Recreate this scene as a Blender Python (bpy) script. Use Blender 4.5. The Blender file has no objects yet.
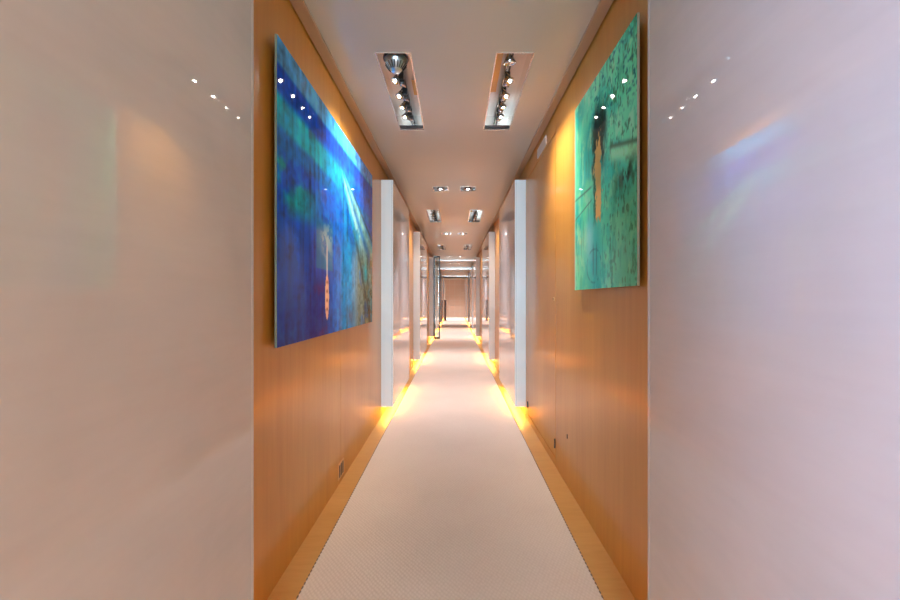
import bpy, bmesh, math, random
import numpy as np
random.seed(7)
rng = np.random.default_rng(11)
SC = bpy.context.scene
COL = SC.collection

# ------------------------------------------------------------------ camera
F = 420.0
H = 1.10
cam_d = bpy.data.cameras.new('camera'); cam = bpy.data.objects.new('camera', cam_d)
COL.objects.link(cam); SC.camera = cam
cam.location = (0, 0, H); cam.rotation_euler = (math.pi/2, 0, 0)
cam_d.sensor_width = 36; cam_d.lens = F/900*36
cam_d.shift_x = -5/900; cam_d.shift_y = -1/900
cam_d.clip_start = 0.02; cam_d.clip_end = 200

# ------------------------------------------------------------------ world, exposure, light levels
w = bpy.data.worlds.new('daylight'); SC.world = w; w.use_nodes = True
w.node_tree.nodes['Background'].inputs[0].default_value = (0.80, 0.85, 1.0, 1)
w.node_tree.nodes['Background'].inputs[1].default_value = 0.9
SC.view_settings.view_transform = 'Standard'
try: SC.view_settings.look = 'None'
except Exception: pass
SC.view_settings.exposure = 1.95
SC.view_settings.gamma = 1.0
SC.view_settings.use_curve_mapping = False

WARM = (1.0, 0.86, 0.72)
COOL = (0.80, 0.85, 1.0)
P_TRACK = 7.0       # watts of each little lamp aimed at a wall
P_DOWN = 12.0       # watts of each downlight
LED_S = 11.0        # glow of the amber strips under the panels
P_SIDE_FILL = 19.0        # added fill at a made-up side window, tints the right panel
P_REAR_FILL = 62.0       # added fill from behind, lifts the corridor and panel edges

def area(name, loc, rot, sx, sy, power, col):
    d = bpy.data.lights.new(name, 'AREA'); d.shape = 'RECTANGLE'; d.size = sx; d.size_y = sy
    d.energy = power; d.color = col
    o = bpy.data.objects.new(name, d); o.location = loc; o.rotation_euler = rot
    COL.objects.link(o); return o
# unseen fill lights, both added: lavender by the left window, bluish at the rear end
area('side_fill', (-1.0, -0.42, 1.3), (0, -math.pi/2, 0), 1.7, 1.2, P_SIDE_FILL, (0.57, 0.56, 1.0))
area('rear_fill', (0.0, -3.3, 1.45), (math.pi/2, 0, 0), 1.1, 1.6, P_REAR_FILL, (0.66, 0.84, 1.0))

# ------------------------------------------------------------------ dimensions
XL, XR = -0.688, 0.660          # wood walls
ZC = 2.343                      # ceiling
YB, YE = -3.0, 25.7             # rear and far ends
SL, SR = -0.577, 0.558          # corridor faces of the wall panels
SZ0, SZ1 = 0.095, 2.21

# ------------------------------------------------------------------ materials
def newmat(name):
    m = bpy.data.materials.new(name); m.use_nodes = True
    nt = m.node_tree
    return m, nt, nt.nodes['Principled BSDF']
def N(nt, t, **kw):
    n = nt.nodes.new(t)
    for k, v in kw.items(): setattr(n, k, v)
    return n
def simple(name, col, rough=0.5, metal=0.0, coat=0.0, crough=0.05, spec=None):
    m, nt, p = newmat(name)
    p.inputs['Base Color'].default_value = (*col, 1)
    p.inputs['Roughness'].default_value = rough
    p.inputs['Metallic'].default_value = metal
    p.inputs['Coat Weight'].default_value = coat
    p.inputs['Coat Roughness'].default_value = crough
    if spec is not None: p.inputs['Specular IOR Level'].default_value = spec
    return m
def emis(name, col, s):
    m, nt, p = newmat(name)
    p.inputs['Base Color'].default_value = (*col, 1)
    p.inputs['Emission Color'].default_value = (*col, 1)
    p.inputs['Emission Strength'].default_value = s
    return m
def ramp(nt, stops):
    r = N(nt, 'ShaderNodeValToRGB'); e = r.color_ramp.elements
    while len(e) < len(stops): e.new(0.5)
    for i, (pos, c) in enumerate(stops): e[i].position = pos; e[i].color = (*c, 1)
    return r
def wood(name, c0, c1, scale=(6, 6, 0.5), rough=0.32, coat=0.4, crough=0.2, band=0.45):
    m, nt, p = newmat(name); L = nt.links.new
    tc = N(nt, 'ShaderNodeTexCoord'); mp = N(nt, 'ShaderNodeMapping')
    mp.inputs['Scale'].default_value = scale
    L(tc.outputs['Object'], mp.inputs['Vector'])
    n1 = N(nt, 'ShaderNodeTexNoise'); n1.inputs['Scale'].default_value = 5; n1.inputs['Detail'].default_value = 7
    n1.inputs['Roughness'].default_value = 0.6
    L(mp.outputs[0], n1.inputs['Vector'])
    n2 = N(nt, 'ShaderNodeTexNoise'); n2.inputs['Scale'].default_value = band; n2.inputs['Detail'].default_value = 2
    L(mp.outputs[0], n2.inputs['Vector'])
    mx = N(nt, 'ShaderNodeMix'); mx.data_type = 'FLOAT'; mx.inputs[0].default_value = 0.5
    L(n1.outputs['Fac'], mx.inputs[2]); L(n2.outputs['Fac'], mx.inputs[3])
    r = ramp(nt, [(0.32, c0), (0.68, c1)]); L(mx.outputs[0], r.inputs[0])
    L(r.outputs[0], p.inputs['Base Color'])
    p.inputs['Roughness'].default_value = rough
    p.inputs['Coat Weight'].default_value = coat; p.inputs['Coat Roughness'].default_value = crough
    p.inputs['Specular IOR Level'].default_value = 0.35
    b = N(nt, 'ShaderNodeBump'); b.inputs['Strength'].default_value = 0.03; b.inputs['Distance'].default_value = 0.002
    L(n1.outputs['Fac'], b.inputs['Height']); L(b.outputs[0], p.inputs['Normal'])
    return m

M_wood = wood('maple_veneer', (0.51, 0.225, 0.030), (0.63, 0.31, 0.055), scale=(6, 6, 0.35), crough=0.14, coat=0.32)
M_border = wood('maple_floor', (0.58, 0.28, 0.075), (0.68, 0.35, 0.11), scale=(1.5, 9, 9), rough=0.4, coat=0.3, crough=0.2)
M_gap = simple('dark_gap', (0.06, 0.03, 0.015), 0.8)

def plaster(name, ca, cb):
    m, nt, p = newmat(name); L = nt.links.new
    tc = N(nt, 'ShaderNodeTexCoord')
    n = N(nt, 'ShaderNodeTexNoise'); n.inputs['Scale'].default_value = 3.2; n.inputs['Detail'].default_value = 8
    n.inputs['Roughness'].default_value = 0.55; n.inputs['Distortion'].default_value = 0.6
    L(tc.outputs['Object'], n.inputs['Vector'])
    # faint trowel streaks slanting up
    mp = N(nt, 'ShaderNodeMapping'); mp.inputs['Rotation'].default_value = (0.65, 0, 0)
    mp.inputs['Scale'].default_value = (6, 5, 40); L(tc.outputs['Object'], mp.inputs['Vector'])
    s = N(nt, 'ShaderNodeTexNoise'); s.inputs['Scale'].default_value = 1.0; s.inputs['Detail'].default_value = 5
    L(mp.outputs[0], s.inputs['Vector'])
    mx = N(nt, 'ShaderNodeMix'); mx.data_type = 'FLOAT'; mx.inputs[0].default_value = 0.3
    L(n.outputs['Fac'], mx.inputs[2]); L(s.outputs['Fac'], mx.inputs[3])
    r = ramp(nt, [(0.3, ca), (0.7, cb)]); L(mx.outputs[0], r.inputs[0])
    L(r.outputs[0], p.inputs['Base Color'])
    p.inputs['Roughness'].default_value = 0.5
    p.inputs['Coat Weight'].default_value = 1.0; p.inputs['Coat Roughness'].default_value = 0.02
    p.inputs['Coat IOR'].default_value = 1.55
    b = N(nt, 'ShaderNodeBump'); b.inputs['Strength'].default_value = 0.03; b.inputs['Distance'].default_value = 0.001
    L(mx.outputs[0], b.inputs['Height']); L(b.outputs[0], p.inputs['Normal'])
    return m
M_plaster = plaster('lacquered_plaster', (0.465, 0.43, 0.405), (0.535, 0.495, 0.465))
M_edge = simple('white_lacquer_edge', (0.86, 0.91, 0.95), 0.4, coat=0.2)
M_line = simple('joint_line', (0.33, 0.34, 0.36), 0.5)

def ceiling_mat():
    m, nt, p = newmat('ceiling_lacquer'); L = nt.links.new
    tc = N(nt, 'ShaderNodeTexCoord')
    n = N(nt, 'ShaderNodeTexNoise'); n.inputs['Scale'].default_value = 0.8; n.inputs['Detail'].default_value = 2
    L(tc.outputs['Object'], n.inputs['Vector'])
    r = ramp(nt, [(0.35, (0.50, 0.46, 0.39)), (0.65, (0.54, 0.495, 0.42))]); L(n.outputs['Fac'], r.inputs[0])
    L(r.outputs[0], p.inputs['Base Color'])
    p.inputs['Roughness'].default_value = 0.42
    p.inputs['Coat Weight'].default_value = 0.25; p.inputs['Coat Roughness'].default_value = 0.12
    return m
M_ceil = ceiling_mat()
M_cstrip = simple('ceiling_strip', (0.42, 0.28, 0.17), 0.45, coat=0.2, crough=0.2)

def carpet_mat():
    m, nt, p = newmat('woven_carpet'); L = nt.links.new
    tc = N(nt, 'ShaderNodeTexCoord')
    mp = N(nt, 'ShaderNodeMapping'); mp.inputs['Rotation'].default_value = (0, 0, math.radians(38))
    mp.inputs['Scale'].default_value = (85, 55, 1); L(tc.outputs['Object'], mp.inputs['Vector'])
    v = N(nt, 'ShaderNodeTexVoronoi'); v.inputs['Scale'].default_value = 1.0; v.inputs['Randomness'].default_value = 0.25
    L(mp.outputs[0], v.inputs['Vector'])
    n = N(nt, 'ShaderNodeTexNoise'); n.inputs['Scale'].default_value = 2.0; n.inputs['Detail'].default_value = 3
    L(tc.outputs['Object'], n.inputs['Vector'])
    mx = N(nt, 'ShaderNodeMix'); mx.data_type = 'FLOAT'; mx.inputs[0].default_value = 0.45
    L(v.outputs['Distance'], mx.inputs[2]); L(n.outputs['Fac'], mx.inputs[3])
    r = ramp(nt, [(0.25, (0.80, 0.65, 0.53)), (0.75, (0.67, 0.52, 0.40))]); L(mx.outputs[0], r.inputs[0])
    L(r.outputs[0], p.inputs['Base Color'])
    p.inputs['Roughness'].default_value = 0.75
    p.inputs['Sheen Weight'].default_value = 0.15
    inv = N(nt, 'ShaderNodeMath', operation='SUBTRACT'); inv.inputs[0].default_value = 1.0
    L(v.outputs['Distance'], inv.inputs[1])
    b = N(nt, 'ShaderNodeBump'); b.inputs['Strength'].default_value = 0.5; b.inputs['Distance'].default_value = 0.004
    L(inv.outputs[0], b.inputs['Height']); L(b.outputs[0], p.inputs['Normal'])
    return m
M_carpet = carpet_mat()
M_binding = simple('carpet_binding', (0.23, 0.15, 0.09), 0.8)

M_mirror = simple('polished_steel', (0.80, 0.79, 0.77), 0.06, metal=1.0)
M_satin = simple('satin_steel', (0.52, 0.46, 0.41), 0.38, metal=0.9)
M_soft = simple('soft_chrome', (0.62, 0.68, 0.74), 0.33, metal=1.0)
M_chrome = simple('chrome', (0.72, 0.74, 0.77), 0.12, metal=1.0)
M_dark = simple('dark_steel', (0.05, 0.055, 0.06), 0.3, metal=0.6)
M_amber_refl = simple('amber_reflection_tint', (0.70, 0.36, 0.09), 0.25, coat=0.5)  # colour of the warm reflection painted inside the spotlight slots
M_trim = simple('trim_metal', (0.75, 0.73, 0.70), 0.25, metal=0.9)
M_bulb = emis('lamp_glow', (1.0, 0.93, 0.84), 70.0)
M_bulbc = emis('downlight_glow', (0.93, 0.95, 1.0), 15.0)
M_bulbt = emis('dim_lamp_glow', (1.0, 0.93, 0.84), 5.0)
M_bulbf = emis('far_downlight_glow', (1.0, 0.96, 0.92), 10.0)
M_led = emis('amber_led', (1.0, 0.50, 0.09), LED_S)
M_white = simple('white_grille', (0.75, 0.74, 0.72), 0.4)
M_brass = simple('brushed_brass', (0.70, 0.48, 0.26), 0.35, metal=0.9)
M_brown = simple('dark_brown_wood', (0.07, 0.03, 0.02), 0.4)
M_black = simple('black_metal', (0.02, 0.018, 0.016), 0.4)
def glass_mat():
    m = bpy.data.materials.new('clear_glass'); m.use_nodes = True; nt = m.node_tree; nt.nodes.clear()
    o = N(nt, 'ShaderNodeOutputMaterial'); t = N(nt, 'ShaderNodeBsdfTransparent'); t.inputs[0].default_value = (0.93, 0.97, 0.96, 1)
    g = N(nt, 'ShaderNodeBsdfGlossy'); g.inputs['Roughness'].default_value = 0.02
    fr = N(nt, 'ShaderNodeFresnel'); fr.inputs[0].default_value = 1.5; mx = N(nt, 'ShaderNodeMixShader')
    nt.links.new(fr.outputs[0], mx.inputs[0]); nt.links.new(t.outputs[0], mx.inputs[1]); nt.links.new(g.outputs[0], mx.inputs[2])
    nt.links.new(mx.outputs[0], o.inputs[0]); return m
M_glass = glass_mat()

# ------------------------------------------------------------------ mesh helpers
class MB:
    def __init__(self): self.bm = bmesh.new(); self.mats = []
    def mi(self, m):
        if m not in self.mats: self.mats.append(m)
        return self.mats.index(m)
    def box(self, a, b, m, bevel=0.0):
        x0, y0, z0 = [min(p, q) for p, q in zip(a, b)]; x1, y1, z1 = [max(p, q) for p, q in zip(a, b)]
        r = bmesh.ops.create_cube(self.bm, size=1.0)
        vs = r['verts']
        for v in vs:
            v.co = ((x0+x1)/2+v.co.x*(x1-x0), (y0+y1)/2+v.co.y*(y1-y0), (z0+z1)/2+v.co.z*(z1-z0))
        fs = set(f for v in vs for f in v.link_faces); i = self.mi(m)
        for f in fs: f.material_index = i
        if bevel > 0:
            es = list(set(e for v in vs for e in v.link_edges))
            r2 = bmesh.ops.bevel(self.bm, geom=es, offset=bevel, segments=2, affect='EDGES', profile=0.5)
            for f in r2['faces']: f.material_index = i
        return self
    def quad(self, pts, m):
        vs = [self.bm.verts.new(p) for p in pts]; f = self.bm.faces.new(vs); f.material_index = self.mi(m); return self
    def lathe(self, c, prof, m, axis='z', seg=24, ax=None, smooth=True):
        # prof: list of (r, t) along the axis direction
        from mathutils import Vector
        if ax is None: ax = {'x': (1, 0, 0), 'y': (0, 1, 0), 'z': (0, 0, 1)}[axis]
        a = Vector(ax).normalized(); q = Vector((0, 0, 1)).rotation_difference(a); c = Vector(c); i = self.mi(m)
        rings = []
        for r, t in prof:
            if r <= 1e-6: rings.append([self.bm.verts.new(c + q @ Vector((0, 0, t)))]); continue
            rings.append([self.bm.verts.new(c + q @ Vector((r*math.cos(2*math.pi*k/seg), r*math.sin(2*math.pi*k/seg), t))) for k in range(seg)])
        for A, B in zip(rings, rings[1:]):
            for k in range(seg):
                k2 = (k+1) % seg
                if len(A) == 1 and len(B) == 1: continue
                if len(A) == 1: f = self.bm.faces.new((A[0], B[k2], B[k]))
                elif len(B) == 1: f = self.bm.faces.new((A[k], A[k2], B[0]))
                else: f = self.bm.faces.new((A[k], A[k2], B[k2], B[k]))
                f.material_index = i; f.smooth = smooth
        return self
    def tube(self, a, b, r, m, seg=12):
        from mathutils import Vector
        d = Vector(b)-Vector(a)
        return self.lathe(a, [(0, 0), (r, 0), (r, d.length), (0, d.length)], m, ax=d, seg=seg, smooth=False)
    def build(self, name, parent=None, loc=None):
        bmesh.ops.recalc_face_normals(self.bm, faces=self.bm.faces[:])
        me = bpy.data.meshes.new(name)
        if loc is not None:
            from mathutils import Vector
            bmesh.ops.translate(self.bm, verts=self.bm.verts[:], vec=-Vector(loc))
        self.bm.to_mesh(me); self.bm.free()
        for m in self.mats: me.materials.append(m)
        o = bpy.data.objects.new(name, me); COL.objects.link(o)
        if loc is not None and parent is None: o.location = loc
        if parent is not None: o.parent = parent
        return o
def tag(o, label=None, cat=None, group=None, kind=None):
    if label: o['label'] = label
    if cat: o['category'] = cat
    if group: o['group'] = group
    if kind: o['kind'] = kind
    return o
def empty(name, loc, label, cat, group=None):
    o = bpy.data.objects.new(name, None); o.empty_display_size = 0.1; o.location = loc; COL.objects.link(o)
    return tag(o, label, cat, group)

# ------------------------------------------------------------------ fixture layout (needed for the ceiling holes)
tracks = []    # (x0, x1, y0, y1)
for (ya, yb) in ((2.12, 3.08), (5.87, 6.78), (9.67, 10.60)):
    tracks.append(('L', -0.400, -0.227, ya, yb)); tracks.append(('R', 0.211, 0.397, ya, yb))
downs = []
for (yc) in (4.74, 7.98, 12.3, 14.7, 19.3, 23.0):
    downs.append((-0.247, -0.079, yc-0.09, yc+0.09)); downs.append((0.062, 0.230, yc-0.09, yc+0.09))
holes = [t[1:] for t in tracks] + downs

# ------------------------------------------------------------------ structure
def holed_plane(x0, x1, y0, y1, z, holes, m, th=0.012):
    mb = MB()
    xs = sorted({x0, x1, *[h[0] for h in holes], *[h[1] for h in holes]})
    ys = sorted({y0, y1, *[h[2] for h in holes], *[h[3] for h in holes]})
    V = {}
    def v(x, y):
        if (x, y) not in V: V[(x, y)] = mb.bm.verts.new((x, y, z))
        return V[(x, y)]
    i = mb.mi(m)
    for a, b in zip(xs, xs[1:]):
        for c, d in zip(ys, ys[1:]):
            mx, my = (a+b)/2, (c+d)/2
            if any(h[0] < mx < h[1] and h[2] < my < h[3] for h in holes): continue
            f = mb.bm.faces.new((v(a, c), v(a, d), v(b, d), v(b, c))); f.material_index = i
    r = bmesh.ops.extrude_face_region(mb.bm, geom=mb.bm.faces[:])
    for g in r['geom']:
        if isinstance(g, bmesh.types.BMVert): g.co.z += th
    return mb
tag(holed_plane(XL-0.05, XR+0.05, YB, YE, ZC, holes, M_ceil).build('ceiling'), kind='structure')
mb = MB(); mb.box((XL-0.05, YB, -0.08), (XR+0.05, YE, 0.0), M_border)
tag(mb.build('floor'), kind='structure')
# strips where the ceiling meets the walls, with a thin shadow gap beside the wall
mb = MB(); mb.box((XL+0.006, YB, ZC-0.014), (-0.627, YE, ZC+0.001), M_cstrip, 0.002); tag(mb.build('trim_1'), kind='structure')
mb = MB(); mb.box((0.603, YB, ZC-0.014), (XR-0.006, YE, ZC+0.001), M_cstrip, 0.002); tag(mb.build('trim_2'), kind='structure')

# walls: flush veneer panels with hairline joints before a dark backing
def wall(side, x, joints, cut=None):
    s = -1 if side == 'left' else 1
    mb = MB()
    g = 0.0015
    ys = joints
    for a, b in zip(ys, ys[1:]):
        if cut and a >= cut[0]-1e-4 and b <= cut[1]+1e-4:
            if cut[2] > 0.001: mb.box((x, a+g, 0.0), (x+s*0.02, b-g, cut[2]), M_wood)
            if cut[3] < ZC: mb.box((x, a+g, cut[3]), (x+s*0.02, b-g, ZC), M_wood)
            continue
        mb.box((x, a+g, 0.0), (x+s*0.02, b-g, ZC), M_wood)
    return mb, s
mbL, s = wall('left', XL, [YB, -1.05, 0.2, 2.53, 3.85, 5.3, 6.9, 8.6, 11.1, 12.6, 13.9, 16.0, 18.0, 20.0, 22.0, YE], cut=(-1.05, 0.2, 0.4, 2.2))
for a, b in ((YB, -1.05), (0.2, YE)): mbL.box((XL-0.02, a, 0), (XL-0.05, b, ZC), M_gap)
tag(mbL.build('wall_left'), kind='structure')
DY0, DY1, DZ0, DZ1 = 2.76, 3.80, 0.055, 2.195
mbR, s = wall('right', XR, [YB, 0.0, DY0, DY1, 5.3, 6.9, 8.6, 11.1, 12.6, 13.9, 16.0, 18.0, 20.0, 22.0, YE], cut=(DY0, DY1, DZ0, DZ1))
mbR.box((XR+0.021, YB, 0), (XR+0.05, YE, ZC), M_gap)
tag(mbR.build('wall_right'), kind='structure')
mb = MB(); mb.box((XR, DY0+0.005, DZ0+0.005), (XR+0.019, DY1-0.005, DZ1-0.005), M_wood, 0.0008)
door = tag(mb.build('door_1'), kind='structure')
mb = MB(); mb.lathe((XR, 2.80, 1.10), [(0, -0.004), (0.009, -0.004), (0.011, 0.0), (0.011, 0.004)], M_brass, axis='x'); 
mb.box((XR-0.006, 2.798, 1.094), (XR-0.003, 2.802, 1.106), M_dark)
tag(mb.build('lock_cylinder', door))
for yy, zz in ((DY0+0.003, 0.15), (DY1-0.004, 0.145)):
    mb = MB(); mb.tube((XR-0.003, yy, zz-0.03), (XR-0.003, yy, zz+0.03), 0.006, M_dark); tag(mb.build('hinge', door))
mb = MB(); mb.box((XR-0.003, 2.464, 0.28), (XR+0.001, 2.472, 0.305), M_dark, 0.001)
tag(mb.build('latch_plate'), 'tiny dark latch plate low on the right wood wall', 'latch')

# added window in the left wall, behind the camera, to carry the lavender fill
mb = MB()
for a, b in (((XL-0.05, -1.05, 0.4), (XL+0.004, -1.0, 2.2)), ((XL-0.05, 0.15, 0.4), (XL+0.004, 0.2, 2.2)),
             ((XL-0.05, -1.05, 0.4), (XL+0.004, 0.2, 0.45)), ((XL-0.05, -1.05, 2.15), (XL+0.004, 0.2, 2.2))):
    mb.box(a, b, M_trim)
wf = tag(mb.build('added_window_1'), kind='structure')
mb = MB(); mb.box((XL-0.03, -1.0, 0.45), (XL-0.024, 0.15, 2.15), M_glass); mb.build('pane', wf)
# unseen rear end, glazed to let the added fill in
mb = MB()
for a, b in (((XL, YB-0.05, 0), (XL+0.06, YB, ZC)), ((XR-0.06, YB-0.05, 0), (XR, YB, ZC)), ((XL, YB-0.05, ZC-0.1), (XR, YB, ZC)), ((XL, YB-0.05, 0), (XR, YB, 0.1))):
    mb.box(a, b, M_trim)
wf = tag(mb.build('added_window_2'), kind='structure')
mb = MB(); mb.box((XL+0.06, YB-0.03, 0.1), (XR-0.06, YB-0.024, ZC-0.1), M_glass); mb.build('pane', wf)

# far end wall with a pale grid
M_farw = simple('far_wall_panel', (0.80, 0.62, 0.46), 0.5)
M_farg = simple('far_wall_joint', (0.85, 0.74, 0.62), 0.5)
mb = MB(); mb.box((XL, YE, 0), (XR, YE+0.05, ZC), M_farg)
for i in range(4):
    for j in range(7):
        x0 = XL+0.04+i*0.325; z0 = 0.06+j*0.32
        mb.box((x0, YE-0.01, z0), (x0+0.30, YE, z0+0.30), M_farw, 0.003)
tag(mb.build('wall_far'), kind='structure')
# portal across the corridor past the fourth downlights and a dark header further on
mb = MB(); mb.box((XL, 13.35, ZC-0.035), (XR, 13.43, ZC), M_trim, 0.004); tag(mb.build('trim_3'), kind='structure')
mb = MB(); mb.box((XL, 16.9, ZC-0.06), (XR, 16.96, ZC), M_trim, 0.004); tag(mb.build('trim_4'), kind='structure')
mb = MB(); mb.box((XL, 22.6, ZC-0.10), (XR, 22.70, ZC-0.04), M_black); mb.box((XL, 22.6, ZC-0.16), (XL+0.08, 22.7, ZC), M_black)
mb.box((XL, 22.6, ZC-0.04), (XR, 22.7, ZC), M_trim)
tag(mb.build('trim_5'), kind='structure')

# ------------------------------------------------------------------ carpet runner
mb = MB(); CX0, CX1 = -0.577, 0.540
P = 0.0245; ys = []; y = YB+0.02
left, right = [], []
k = 0
while y < YE-0.05:
    d = 0.0035 if k % 2 else 0.0
    left.append((CX0+d, y)); right.append((CX1-d, y))
    y += P/2 if y < 6 else 1.0
    k += 1
i = mb.mi(M_carpet); j = mb.mi(M_binding)
def vv(p, z): return mb.bm.verts.new((p[0], p[1], z))
Lt = [vv(p, 0.008) for p in left]; Rt = [vv(p, 0.008) for p in right]; Lb = [vv(p, 0.0) for p in left]; Rb = [vv(p, 0.0) for p in right]
for a in range(len(Lt)-1):
    f = mb.bm.faces.new((Lt[a], Rt[a], Rt[a+1], Lt[a+1])); f.material_index = i
    f = mb.bm.faces.new((Lb[a], Lt[a], Lt[a+1], Lb[a+1])); f.material_index = j
    f = mb.bm.faces.new((Rt[a], Rb[a], Rb[a+1], Rt[a+1])); f.material_index = j
mb.bm.faces.new((Lb[0], Rb[0], Rt[0], Lt[0])).material_index = i
mb.bm.faces.new((Lb[-1], Lt[-1], Rt[-1], Rb[-1])).material_index = i
runner = tag(mb.build('carpet_runner'), 'long pale beige woven carpet runner down the middle of the corridor', 'carpet')
for nm, cx in (('left', CX0), ('right', CX1)):
    mb = MB(); y = YB+0.03
    sgn = -1 if nm == 'left' else 1
    while y < 7.0:
        mb.box((cx-0.0005*sgn-0.002*sgn, y, 0.0005), (cx+0.0035*sgn, y+P*0.45, 0.0075), M_binding); y += P
    mb.build('edge_binding', runner)

# ------------------------------------------------------------------ wall panels (lacquered slabs hung on both walls)
nums = ['nearest', 'second', 'third', 'fourth', 'fifth', 'sixth', 'farthest']
SEG = [(0.30, 1.205), (3.91, 5.30), (6.93, 8.60), (11.17, 12.75), (13.9, 15.9), (18.0, 20.0), (22.0, 24.6)]
def slab(side, k, y0, y1):
    s = -1 if side == 'left' else 1
    xf, xw = (SL, XL) if side == 'left' else (SR, XR)
    if k == 0:
        lab = ('huge beige lacquered panel filling the left edge of the view' if side == 'left'
               else 'huge lavender-tinted lacquered panel filling the right edge of the view')
    else:
        lab = 'glossy beige wall panel with pale blue-white edge, %s from the camera on the %s wall' % (nums[k], side)
    t = empty('wall_panel', (xw, (y0+y1)/2, SZ0), lab, 'wall panel', 'lacquered panels along the %s wall' % side)
    def loc(o):
        o.location = (-t.location[0], -t.location[1], -t.location[2]); return o
    m = MB(); m.box((xf, y0+0.012, SZ0), (xw-s*0.0, y1-0.012, SZ1), M_plaster, 0.0015); loc(m.build('panel_body', t))
    for (a, b) in ((y0, y0+0.012), (y1-0.012, y1)):
        m = MB(); m.box((xf-s*0.0, a, SZ0), (xw, b, SZ1), M_edge if k else M_plaster, 0.0015)
        yf = a-0.0006 if a == y0 else b+0.0006
        m.box((xf+s*0.012, yf, SZ0+0.002), (xf+s*0.0135, (a+b)/2, SZ1-0.002), M_line)
        loc(m.build('edge_cap', t))
    m = MB(); m.box((xw-s*0.045, y0+0.03, SZ0-0.008), (xw-s*0.015, y1-0.03, SZ0), M_led); o = loc(m.build('light_strip', t)); o['label'] = 'glowing amber light strip'
    return t
for k, (a, b) in enumerate(SEG):
    slab('left', k, a, b); slab('right', k, a, b + (0.013 if k == 0 else 0))

# ------------------------------------------------------------------ light fixtures
def spot(name, loc, aim, power, col, size, blend, rad, parent):
    from mathutils import Vector
    d = bpy.data.lights.new(name, 'SPOT'); d.energy = power; d.color = col; d.spot_size = math.radians(size); d.spot_blend = blend
    d.shadow_soft_size = rad
    o = bpy.data.objects.new(name, d); o.location = loc
    o.rotation_euler = (Vector(aim)).to_track_quat('-Z', 'Y').to_euler()
    COL.objects.link(o)
    if parent: o.parent = parent
    return o
def reflector(c, ax, r, bulbmat, parent, base):
    """a small reflector lamp: ribbed chrome bowl, clamp ring and glowing lens"""
    from mathutils import Vector
    a = Vector(ax).normalized(); c = Vector(c)-Vector(base)
    m = MB()
    m.lathe(c-a*r*1.5, [(0.0, 0), (r*0.35, 0), (r*0.38, r*0.35), (r*0.62, r*0.6), (r*0.9, r*1.1), (r*1.0, r*1.5), (r*0.9, r*1.5), (r*0.8, r*1.35), (0, r*1.3)], M_chrome, ax=a, seg=20)
    q = Vector((0, 0, 1)).rotation_difference(a)
    for k in range(10):                                  # cooling ribs on the bowl
        th = 2*math.pi*k/10; d = q @ Vector((math.cos(th), math.sin(th), 0))
        m.tube(c-a*r*1.05+d*r*0.52, c-a*r*0.15+d*r*1.0, r*0.06, M_dark, seg=6)
    o = m.build('lamp', parent)
    m = MB(); m.lathe(c, [(r*0.86, -r*0.06), (r*1.12, -r*0.06), (r*1.12, r*0.12), (r*0.86, r*0.12), (r*0.86, -r*0.06)], M_chrome, ax=a, seg=20); m.build('clamp_ring', o)
    if bulbmat is not None:
        m = MB(); m.lathe(c, [(0, r*0.03), (r*0.38, r*0.01), (r*0.34, r*0.06), (0, r*0.12)], bulbmat, ax=a, seg=16); m.build('lens', o)
    return o
def housing(x0, x1, y0, y1, depth, t, base, patch=None):
    m = MB(); e = 0.0015
    bx, by, bz = base
    X0, X1, Y0, Y1 = x0-bx, x1-bx, y0-by, y1-by; Z0, Z1 = ZC-bz, ZC+depth-bz
    wth = 0.003
    m.box((X0-wth, Y0-wth, Z0), (X0, Y1+wth, Z1), M_mirror); m.box((X1, Y0-wth, Z0), (X1+wth, Y1+wth, Z1), M_mirror)
    m.box((X0, Y0-wth, Z0), (X1, Y0, Z1), M_mirror); m.box((X0, Y1, Z0), (X1, Y1+wth, Z1), M_mirror)
    m.box((X0-wth, Y0-wth, Z1), (X1+wth, Y1+wth, Z1+wth), M_satin)
    m.build('housing', t)
    m = MB(); f = 0.004
    m.box((X0-f, Y0-f, Z0-0.002), (X0+0.002, Y1+f, Z0+0.002), M_trim); m.box((X1-0.002, Y0-f, Z0-0.002), (X1+f, Y1+f, Z0+0.002), M_trim)
    m.box((X0, Y0-f, Z0-0.002), (X1, Y0+0.002, Z0+0.002), M_trim); m.box((X0, Y1-0.002, Z0-0.002), (X1, Y1+f, Z0+0.002), M_trim)
    m.build('frame', t)

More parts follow.
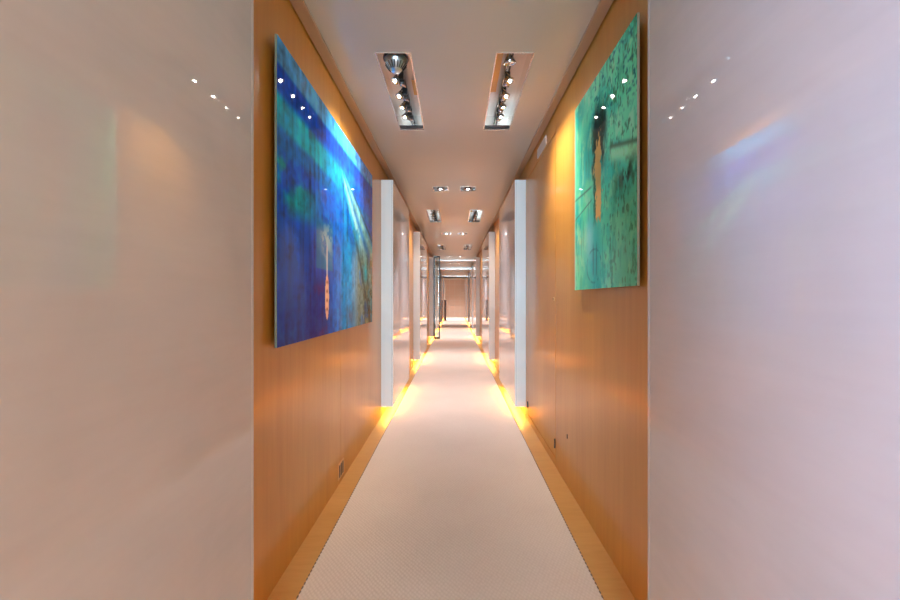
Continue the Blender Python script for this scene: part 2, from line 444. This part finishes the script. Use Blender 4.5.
near_word = {0: 'nearest', 1: 'middle', 2: 'far'}
for n, (sd, x0, x1, y0, y1) in enumerate(tracks):
    idx = n//2; side = 'left' if sd == 'L' else 'right'
    lab = {(0, 'left'): 'long recessed mirror slot of spotlights with big chrome dome lamp, nearest on the ceiling\'s left',
           (0, 'right'): 'long recessed mirror slot of four glowing spotlights, nearest on the ceiling\'s right'}.get((idx, side),
           'recessed rectangular spotlight slot on the %s of the ceiling, %s from the camera' % (side, ['', 'second', 'third'][idx]))
    xc = (x0+x1)/2; base = (xc, (y0+y1)/2, ZC)
    t = empty('recessed_spotlight_tray', base, lab, 'ceiling light', 'long spotlight trays in the ceiling')
    housing(x0, x1, y0, y1, 0.10, t, base)
    s = -1 if side == 'left' else 1
    bx, by, bz = base
    # rail along the slot with cross bars
    m = MB()
    rx = -0.318 if side == 'left' else 0.288
    m.tube((rx-bx, y0-by+0.005, 0.055), (rx-bx, y1-by-0.005, 0.055), 0.005, M_chrome)
    m.tube((rx-bx+0.02, y0-by+0.005, 0.055), (rx-bx+0.02, y1-by-0.005, 0.055), 0.005, M_dark)
    m.build('rail', t)
    m = MB()
    m.box((x0-bx+0.001, y1-by-0.04, 0.004), (x1-bx-0.001, y1-by-0.034, 0.014), M_dark); m.box((x0-bx+0.001, y1-by-0.02, 0.004), (x1-bx-0.001, y1-by-0.014, 0.014), M_dark)
    m.build('end_bracket', t)
    m = MB()   # amber reflection painted as a plate under the slot's top, inner side
    if side == 'left': m.box((-0.266-bx, y0-by+0.44, 0.088), (x1-bx-0.001, y0-by+0.62, 0.092), M_amber_refl)
    else: m.box((x0-bx+0.001, y0-by+0.06, 0.088), (0.262-bx, y0-by+0.58, 0.092), M_amber_refl)
    m.build('amber_reflection', t)
    lx = -0.337 if side == 'left' else 0.308
    # bracket bodies between the lamps
    for k, dy in enumerate((0.24, 0.42, 0.57, 0.71)):
        ly = y0+dy; hz = 0.0
        aim = (s*0.42, -0.25 if k < 2 else 0.1, -1.0) if idx == 0 else (s*0.5, 0.5, -1.0)
        reflector((lx, ly, ZC-0.018), aim, 0.022, M_bulb if idx == 0 else M_bulbt, t, base)
        m = MB()
        m.box((rx-bx-0.004, ly-by+0.02, 0.005), (rx-bx+0.026, ly-by+0.10, 0.05), M_dark, 0.004)
        m.box((rx-bx+0.004, ly-by+0.035, -0.012), (rx-bx+0.03, ly-by+0.06, 0.012), M_dark, 0.004)
        m.tube((rx-bx-0.002, ly-by+0.02, 0.004), (rx-bx+0.026, ly-by+0.11, 0.004), 0.005, M_chrome)
        m.lathe((rx-bx+0.012, ly-by+0.065, -0.006), [(0, -0.008), (0.012, -0.006), (0.016, 0.0), (0.014, 0.012), (0, 0.014)], M_chrome, seg=16)
        m.tube((rx-bx, ly-by+0.03, 0.05), (lx-bx, ly-by, 0.01), 0.004, M_chrome)
        m.build('lamp_bracket', t)
        spot('spot_beam', (lx-bx+aim[0]*0.02, ly-by, -0.035), (s*0.58, (0.15-0.10*k, 0.0, 0.0)[idx], -1.0), P_TRACK*(1.15-0.24*k, 0.5, 0.6)[idx], WARM, (88, 90, 90)[idx], 1.0, 0.02, t)
    if idx == 0 and side == 'left':
        # the large dome lamp at the near end
        m = MB(); cx, cy = -0.312-bx, y0+0.10-by
        m.lathe((cx, cy, -0.045), [(0, 0.0), (0.020, 0.0), (0.030, 0.012), (0.046, 0.030), (0.058, 0.055), (0.062, 0.075), (0.045, 0.10), (0.0, 0.105)], M_soft, seg=32)
        for k in range(20):
            th = 2*math.pi*k/20
            m.tube((cx+0.034*math.cos(th), cy+0.034*math.sin(th), -0.034), (cx+0.056*math.cos(th), cy+0.056*math.sin(th), -0.006), 0.0028, M_dark, seg=6)
        m.build('dome_lamp', t)
        m = MB(); m.lathe((cx, cy, 0.022), [(0.058, 0), (0.068, 0), (0.068, 0.01), (0.058, 0.01), (0.058, 0)], M_dark, seg=32); m.build('dome_ring', t)
    else:
        reflector((lx+0.02*-s, y0+0.09, ZC-0.002), (s*0.1, 0.2, -1), 0.03, None, t, base)
ordn = ['first', 'second', 'third', 'fourth', 'fifth', 'sixth']
for n, (x0, x1, y0, y1) in enumerate(downs):
    idx = n//2; side = 'left' if n % 2 == 0 else 'right'
    xc, yc = (x0+x1)/2, (y0+y1)/2; base = (xc, yc, ZC)
    t = empty('recessed_downlight', base, 'small square recessed downlight, %s of its pair, in the %s pair from the camera' % (side, ordn[idx]), 'ceiling light', 'square downlights in pairs along the ceiling')
    housing(x0, x1, y0, y1, 0.10, t, base)
    m = MB()
    for q in (-1, 1):
        m.box((q*0.045-0.004, -0.088, 0.0), (q*0.045+0.004, 0.088, 0.012), M_dark); m.box((q*0.062-0.018, -0.088, 0.015), (q*0.062+0.018, 0.088, 0.02), M_dark)
    m.build('side_bracket', t)
    reflector((xc, yc, ZC-0.004), (0, 0, -1), 0.034, M_bulbc if idx < 3 else M_bulbf, t, base)
    spot('down_beam', (0, 0, -0.02), (0, 0.0, -1), P_DOWN*(2.2, 2.6, 3.0, 2.4, 2.8, 6)[idx], COOL, (105, 110, 110, 100, 105, 140)[idx], 1.0, 0.03, t)

# ------------------------------------------------------------------ glass pictures
def vnoise(U, V, fx, fy, seed, octv=4):
    r = np.random.default_rng(seed); out = np.zeros_like(U); amp = 1; tot = 0
    for o in range(octv):
        nx, ny = int(max(2, fx*2**o))+2, int(max(2, fy*2**o))+2
        g = r.random((ny, nx))
        x = U*(nx-2); y = V*(ny-2); xi = np.clip(x.astype(int), 0, nx-2); yi = np.clip(y.astype(int), 0, ny-2)
        fx_, fy_ = x-xi, y-yi; fx_ = fx_*fx_*(3-2*fx_); fy_ = fy_*fy_*(3-2*fy_)
        a = g[yi, xi]*(1-fx_)+g[yi, xi+1]*fx_; b = g[yi+1, xi]*(1-fx_)+g[yi+1, xi+1]*fx_
        out += amp*(a*(1-fy_)+b*fy_); tot += amp; amp *= 0.55
    return out/tot
def sm(x, a, b): t = np.clip((x-a)/(b-a), 0, 1); return t*t*(3-2*t)
def lin(c): c = np.array(c)/255.; return np.where(c < 0.04045, c/12.92, ((c+0.055)/1.055)**2.4)
def over(C, col, mask): return C*(1-mask[..., None]) + lin(col)*mask[..., None]
def art_left():
    nu, nv = 300, 200
    U, V = np.meshgrid(np.linspace(0, 1, nu), np.linspace(0, 1, nv))   # u near->far, v bottom->top
    n1 = vnoise(U, V, 4, 4, 1); n2 = vnoise(U, V, 14, 10, 2); n3 = vnoise(U, V, 40, 30, 3); nr = vnoise(U, V, 60, 3, 4)
    C = np.ones(U.shape+(3,))*lin((16, 98, 190))
    C = over(C, (16, 64, 145), sm(V, 0.5, 0.15)*0.9)
    C = over(C, (22, 46, 115), sm(V, 0.25, 0.0)*sm(U, 0.6, 0.2)*0.8)
    C = over(C, (40, 60, 120), np.clip((n3-0.42)*3, 0, 1)*sm(V, 0.6, 0.3)*0.9)
    # teal clouds in the upper near part
    vn = V+0.05*(n1-0.5)
    C = over(C, (70, 165, 170), sm(vn, 0.68, 0.72)*sm(vn, 0.83, 0.79)*(0.4+0.6*n2)*sm(U, 0.75, 0.3))
    C = over(C, (30, 110, 165), sm(vn, 0.62, 0.66)*sm(vn, 0.72, 0.68)*0.8)
    C = over(C, (66, 150, 148), sm(n1*0.5+n2*0.5, 0.36, 0.52)*sm(V, 0.42, 0.5)*sm(V, 0.66, 0.6)*sm(U, 0.34, 0.10)*0.9)
    C = over(C, (15, 50, 75), sm(n2, 0.62, 0.72)*sm(V, 0.42, 0.5)*sm(V, 0.66, 0.6)*sm(U, 0.25, 0.05)*0.8)
    # the dark blue band and the slate band along the top
    C = over(C, (10, 78, 165), sm(V, 0.82, 0.85))
    C = over(C, (86, 138, 185), sm(V, 0.905, 0.925)); C = over(C, (110, 130, 200), sm(V, 0.92, 0.94)*sm(U, 0.5, 1.0)*0.7)  # lavender: a reflection painted into the far end of the slate band
    # rays fanning down from the upper middle
    cu, cv = 0.45, 0.85
    ang = np.arctan2((U-cu)*1.5, (cv-V)+1e-6)
    below = sm(V, 0.82, 0.72)
    def ray(a, wdt): return np.exp(-((ang-a)/wdt)**2)*below
    C = over(C, (26, 120, 205), ray(0.0, 0.16)*0.8)
    C = over(C, (70, 155, 210), ray(0.42, 0.13)*0.7)
    C = over(C, (40, 110, 170), ray(0.62, 0.04)*0.6)
    C = over(C, (175, 222, 225), ray(0.93, 0.075)*0.95)
    C = over(C, (110, 185, 190), ray(0.80, 0.07)*0.7)
    C = over(C, (150, 200, 195), ray(1.13, 0.07)*0.9)
    C = over(C, (50, 70, 60), ray(1.22, 0.018)*0.9*sm(n3, 0.3, 0.5))
    C = over(C, (20, 120, 165), sm(n2, 0.5, 0.62)*sm(U, 0.5, 0.6)*sm(U, 0.95, 0.85)*sm(V, 0.4, 0.5)*sm(V, 0.62, 0.54)*0.7)
    # lower far part: grey-blue stripes and olive growth
    C = over(C, (74, 140, 190), sm(U, 0.46, 0.52)*sm(U, 0.82, 0.7)*sm(V, 0.55, 0.35)*0.75)
    C = over(C, (120, 130, 110), sm(U, 0.60, 0.76)*sm(V, 0.55, 0.35)*(0.45+0.55*sm(n2, 0.35, 0.55)))
    C = over(C, (60, 70, 55), sm(n3, 0.52, 0.66)*sm(U, 0.62, 0.78)*sm(V, 0.62, 0.3)*0.85)
    dl = np.abs((U-0.70)-(0.48-V)*0.55); C = over(C, (40, 50, 50), np.exp(-(dl/0.02)**2)*sm(V, 0.55, 0.45)*0.7)
    C = over(C, (60, 50, 55), np.exp(-(((U-0.62)/0.05)**2+((V-0.06)/0.05)**2))*0.6)
    C = over(C, (90, 190, 200), np.exp(-(((U-0.86)/0.03)**2+((V-0.33)/0.06)**2))*0.7)
    C = C*np.clip(1+1.3*(nr[..., None]-0.5)+1.3*(n3[..., None]-0.5)+0.6*(n2[..., None]-0.5), 0.3, 1.9)*np.array([0.95, 1.22, 1.38])
    # darker teal block and the boat-like shape with its wake
    C = over(C, (20, 120, 165), sm(U, 0.24, 0.25)*sm(U, 0.40, 0.39)*sm(V, 0.28, 0.285)*sm(V, 0.52, 0.46)*0.75)
    C = over(C, (150, 190, 200), sm(n3, 0.45, 0.6)*np.exp(-(((U-0.34)/0.05)**2+((V-0.42)/0.08)**2))*0.8)
    C = over(C, (70, 45, 100), sm(n2, 0.4, 0.6)*sm(U, 0.18, 0.26)*sm(U, 0.38, 0.33)*sm(V, 0.26, 0.2)*0.6)
    C = over(C, (235, 235, 230), np.exp(-((U-0.34)/0.005)**2)*sm(V, 0.24, 0.27)*sm(V, 0.42, 0.36)*0.9)
    wb = 0.018*np.clip(1-((V-0.165)/0.10)**2, 0, 1)**0.5
    C = over(C, (250, 205, 180), (np.abs(U-0.34) < wb).astype(float))
    for vc in (0.11, 0.15, 0.19, 0.23): C = over(C, (120, 60, 50), np.exp(-(((U-0.34)/0.007)**2+((V-vc)/0.008)**2)))
    g = C.mean(-1, keepdims=True); return nu, nv, np.clip((g+(C-g)*1.2)*np.array([1.1, 1.1, 1.1] if nu == 300 else [1.75, 1.72, 1.5]), 0.002, 1)
def art_right():
    nu, nv = 200, 250
    U, V = np.meshgrid(np.linspace(0, 1, nu), np.linspace(0, 1, nv))
    n1 = vnoise(U, V, 3, 3, 21); n2 = vnoise(U, V, 16, 14, 22); n3 = vnoise(U, V, 60, 36, 23, 3); n4 = vnoise(U, V, 46, 60, 24, 2); nr = vnoise(U, V, 40, 8, 26, 3)
    C = np.ones(U.shape+(3,))*lin((104, 196, 166))
    C = over(C, (70, 170, 160), sm(n1, 0.4, 0.65))
    C = over(C, (140, 210, 178), sm(n2, 0.5, 0.7)*0.5)
    # green speckled near side, dark flecks at the top
    C = over(C, (86, 150, 108), sm(U, 0.5, 0.1)*sm(V, 0.55, 0.3)*0.7)
    C = over(C, (52, 100, 74), sm(n3, 0.56, 0.70)*sm(U, 0.6, 0.3)*0.8)
    C = over(C, (40, 95, 105), sm(n4, 0.62, 0.75)*sm(V, 0.62, 0.8)*sm(U, 0.8, 0.5)*0.8)
    C = over(C, (45, 120, 90), sm(nr, 0.60, 0.72)*0.4)
    # blue pool at the bottom
    C = over(C, (62, 160, 170), np.exp(-(((U-0.60)/0.17)**2+((V-0.14)/0.22)**2))*0.9)
    C = over(C, (110, 190, 200), np.exp(-(((U-0.68)/0.07)**2+((V-0.27)/0.10)**2))*0.8)  # pale patch: reflection on the glass, painted into the print
    # central tan trunk with dark flanks
    cx = 0.525+0.008*np.sin(V*13)+0.08*(n2-0.5)+0.07*(n3-0.5)
    blot = sm(n2*0.6+n3*0.4, 0.36, 0.46)
    C = over(C, (10, 30, 28), np.exp(-(np.abs(U-cx+0.02)/0.105)**4)*sm(V, 0.58, 0.66)*sm(V, 0.86, 0.80)*blot*0.9)
    C = over(C, (18, 42, 40), np.exp(-((U-cx-0.01)/(0.07))**2)*sm(V, 0.56, 0.66)*sm(V, 0.90, 0.78)*(0.65+0.35*sm(n2, 0.35, 0.55)))
    C = over(C, (20, 36, 28), np.exp(-((U-cx+0.090)/0.035)**2)*sm(V, 0.50, 0.6)*sm(V, 0.84, 0.76)*0.9)
    C = over(C, (22, 36, 22), np.exp(-((U-cx-0.066)/0.024)**2)*sm(V, 0.28, 0.36)*sm(V, 0.76, 0.7)*0.85)
    C = over(C, (168, 150, 104), (sm(np.abs(U-cx), 0.052, 0.042))*sm(V+0.1*(n3-0.5), 0.31, 0.34)*sm(V+0.3*(n3-0.5), 0.72, 0.68))
    C = over(C, (205, 170, 125), (sm(np.abs(U-cx), 0.046, 0.036))*sm(V, 0.33, 0.34)*sm(V, 0.50, 0.42))
    C = over(C, (30, 60, 60), np.exp(-(((U-0.54)/0.05)**2+((V-0.80)/0.05)**2))*0.9)
    C = over(C, (30, 60, 60), np.exp(-(((U-0.42)/0.03)**2+((V-0.75)/0.06)**2))*0.7*sm(n3, 0.4, 0.55))
    # dark stroke running to the near edge and the blotch below it
    dl = np.abs(V-(0.533+0.215*U)); C = over(C, (28, 52, 40), np.exp(-(dl/0.012)**2)*sm(U, 0.38, 0.30))
    C = over(C, (150, 215, 180), sm(U, 0.36, 0.3)*np.exp(-((V-0.50-0.215*U)/0.03)**2)*0.7)
    C = over(C, (18, 30, 24), np.exp(-(((U-0.12)/0.13)**2+((V-0.46+0.2*U)/0.055)**2))*sm(n2*0.5+n3*0.5, 0.30, 0.46)*1.0)
    C = over(C, (36, 70, 50), sm(n3, 0.5, 0.6)*np.exp(-(((U-0.12)/0.08)**2+((V-0.33)/0.05)**2))*0.8)
    # thin pen-like lines low on the far side
    for a, b, w_ in ((0.50, 0.02, 0.006), (0.44, 0.14, 0.004)):
        dl = np.abs(V-(a-b*(U-0.6))); C = over(C, (50, 90, 80), np.exp(-(dl/w_)**2)*sm(U, 0.6, 0.68)*0.8)
    rr = np.sqrt(((U-0.60)/0.13)**2+((V-0.11)/0.08)**2); C = over(C, (30, 90, 100), np.exp(-((rr-1)/0.06)**2)*0.6*sm(n3, 0.35, 0.5))
    for uc in (0.55, 0.61): C = over(C, (25, 70, 75), np.exp(-((U-uc)/0.007)**2)*sm(V, 0.05, 0.08)*sm(V, 0.24, 0.18)*0.8)
    C = over(C, (205, 222, 205), sm(U, 0.97, 0.99)*0.4)
    g = C.mean(-1, keepdims=True); return nu, nv, np.clip((g+(C-g)*1.2)*np.array([1.1, 1.1, 1.1] if nu == 300 else [1.75, 1.72, 1.5]), 0.002, 1)
def art_material(name):
    m, nt, p = newmat(name); L = nt.links.new
    a = N(nt, 'ShaderNodeAttribute', attribute_name='pigment'); L(a.outputs['Color'], p.inputs['Base Color'])
    p.inputs['Roughness'].default_value = 0.7
    p.inputs['Coat Weight'].default_value = 1.0; p.inputs['Coat Roughness'].default_value = 0.0; p.inputs['Coat IOR'].default_value = 1.17
    p.inputs['Specular IOR Level'].default_value = 0.03
    return m
def picture(side, y0, y1, z0, z1, art, label):
    s = -1 if side == 'left' else 1
    xw = XL if side == 'left' else XR
    xf = xw - s*0.030
    nu, nv, C = art()
    t = empty('glass_picture', (xw, (y0+y1)/2, z0), label, 'picture')
    def loc(o): o.location = (-t.location[0], -t.location[1], -t.location[2]); return o
    Y = np.linspace(y0, y1, nu); Z = np.linspace(z0, z1, nv)
    YY, ZZ = np.meshgrid(Y, Z)
    vs = np.stack([np.full(YY.shape, xf), YY, ZZ], -1).reshape(-1, 3)
    idx = np.arange(nu*nv).reshape(nv, nu)
    fs = np.stack([idx[:-1, :-1], idx[:-1, 1:], idx[1:, 1:], idx[1:, :-1]], -1).reshape(-1, 4)
    if side == 'right': fs = fs[:, ::-1]
    me = bpy.data.meshes.new('print')
    me.from_pydata(vs.tolist(), [], fs.tolist())
    at = me.color_attributes.new('pigment', 'FLOAT_COLOR', 'POINT')
    cc = np.concatenate([C.reshape(-1, 3), np.ones((nu*nv, 1))], 1).astype(np.float32).ravel()
    at.data.foreach_set('color', cc)
    me.materials.append(art_material('print_under_glass_'+side))
    o = bpy.data.objects.new('print', me); COL.objects.link(o); o.parent = t; loc(o)
    m = MB(); m.box((xf+s*0.0006, y0, z0), (xf+s*0.009, y1, z1), simple('picture_glass_edge_'+side, (0.30, 0.50, 0.52) if side == 'left' else (0.55, 0.72, 0.62), 0.15, coat=0.8))
    loc(m.build('glass_plate', t))
    m = MB()
    m.box((xf+s*0.009, y0+0.08, z0+0.08), (xw, y0+0.12, z1-0.08), M_black); m.box((xf+s*0.009, y1-0.12, z0+0.08), (xw, y1-0.08, z1-0.08), M_black)
    loc(m.build('wall_mount', t))
    return t
picture('left', 1.553, 3.34, 0.919, 2.081, art_left, 'large glossy blue abstract glass picture hanging on the left wood wall')
picture('right', 1.453, 2.21, 1.146, 2.091, art_right, 'glossy mint green abstract glass picture hanging on the right wood wall')

# ------------------------------------------------------------------ small fittings
t = empty('air_vent', (XR, 3.185, 2.215), 'narrow white slatted air vent above the door in the right wall', 'vent')
m = MB(); m.box((-0.006, -0.155, 0.0), (0.0, 0.155, 0.008), M_white); m.box((-0.006, -0.155, 0.062), (0.0, 0.155, 0.07), M_white)
m.box((-0.006, -0.155, 0.0), (0.0, -0.147, 0.07), M_white); m.box((-0.006, 0.147, 0.0), (0.0, 0.155, 0.07), M_white); m.build('frame', t)
m = MB()
for k in range(4): m.box((-0.005, -0.147, 0.014+k*0.0125), (-0.0005, 0.147, 0.021+k*0.0125), M_white)
m.build('slats', t)
t = empty('wall_socket', (XL, 2.53, 0.03), 'small brass slotted plate at the foot of the left wood wall', 'vent')
m = MB(); m.box((0.0, -0.06, 0.0), (0.004, 0.06, 0.095), M_brass, 0.001); m.build('plate', t); t.name = 'floor_vent'
for k in range(3):
    m = MB(); m.box((0.003, -0.048+k*0.036, 0.012), (0.0055, -0.03+k*0.036, 0.083), M_dark); m.build('slot', t)

# narrow glass panel standing out at the fourth left wall panel
from mathutils import Vector
t = empty('glass_panel', (SL, 11.52, 0.008), 'narrow dark-framed glass panel standing out from the far left wall panels', 'glass panel')
m = MB(); m.box((0.0, -0.015, 0.0), (0.028, 0.015, 2.27), M_dark, 0.002); m.build('stile', t)
m = MB(); m.box((0.136, -0.015, 0.0), (0.164, 0.015, 2.27), M_dark, 0.002); m.build('stile', t)
m = MB(); m.box((0.028, -0.014, 2.23), (0.136, 0.014, 2.27), M_dark); m.build('top_rail', t)
m = MB(); m.box((0.028, -0.014, 0.0), (0.136, 0.014, 0.05), M_dark); m.build('bottom_rail', t)
m = MB(); m.box((0.028, -0.004, 0.05), (0.136, 0.004, 2.23), M_glass); m.build('pane', t)
# dark pedestal far down on the left
t = empty('pedestal', (-0.50, 21.4, 0.008), 'slim dark brown pedestal standing far down the corridor on the left', 'pedestal')
m = MB(); m.box((-0.07, -0.07, 0), (0.07, 0.07, 0.05), M_brown, 0.004); m.build('foot', t)
m = MB(); m.box((-0.05, -0.05, 0.05), (0.05, 0.05, 1.0), M_brown, 0.004); m.build('post', t)
m = MB(); m.box((-0.065, -0.065, 1.0), (0.065, 0.065, 1.04), M_brown, 0.004); m.build('top', t)
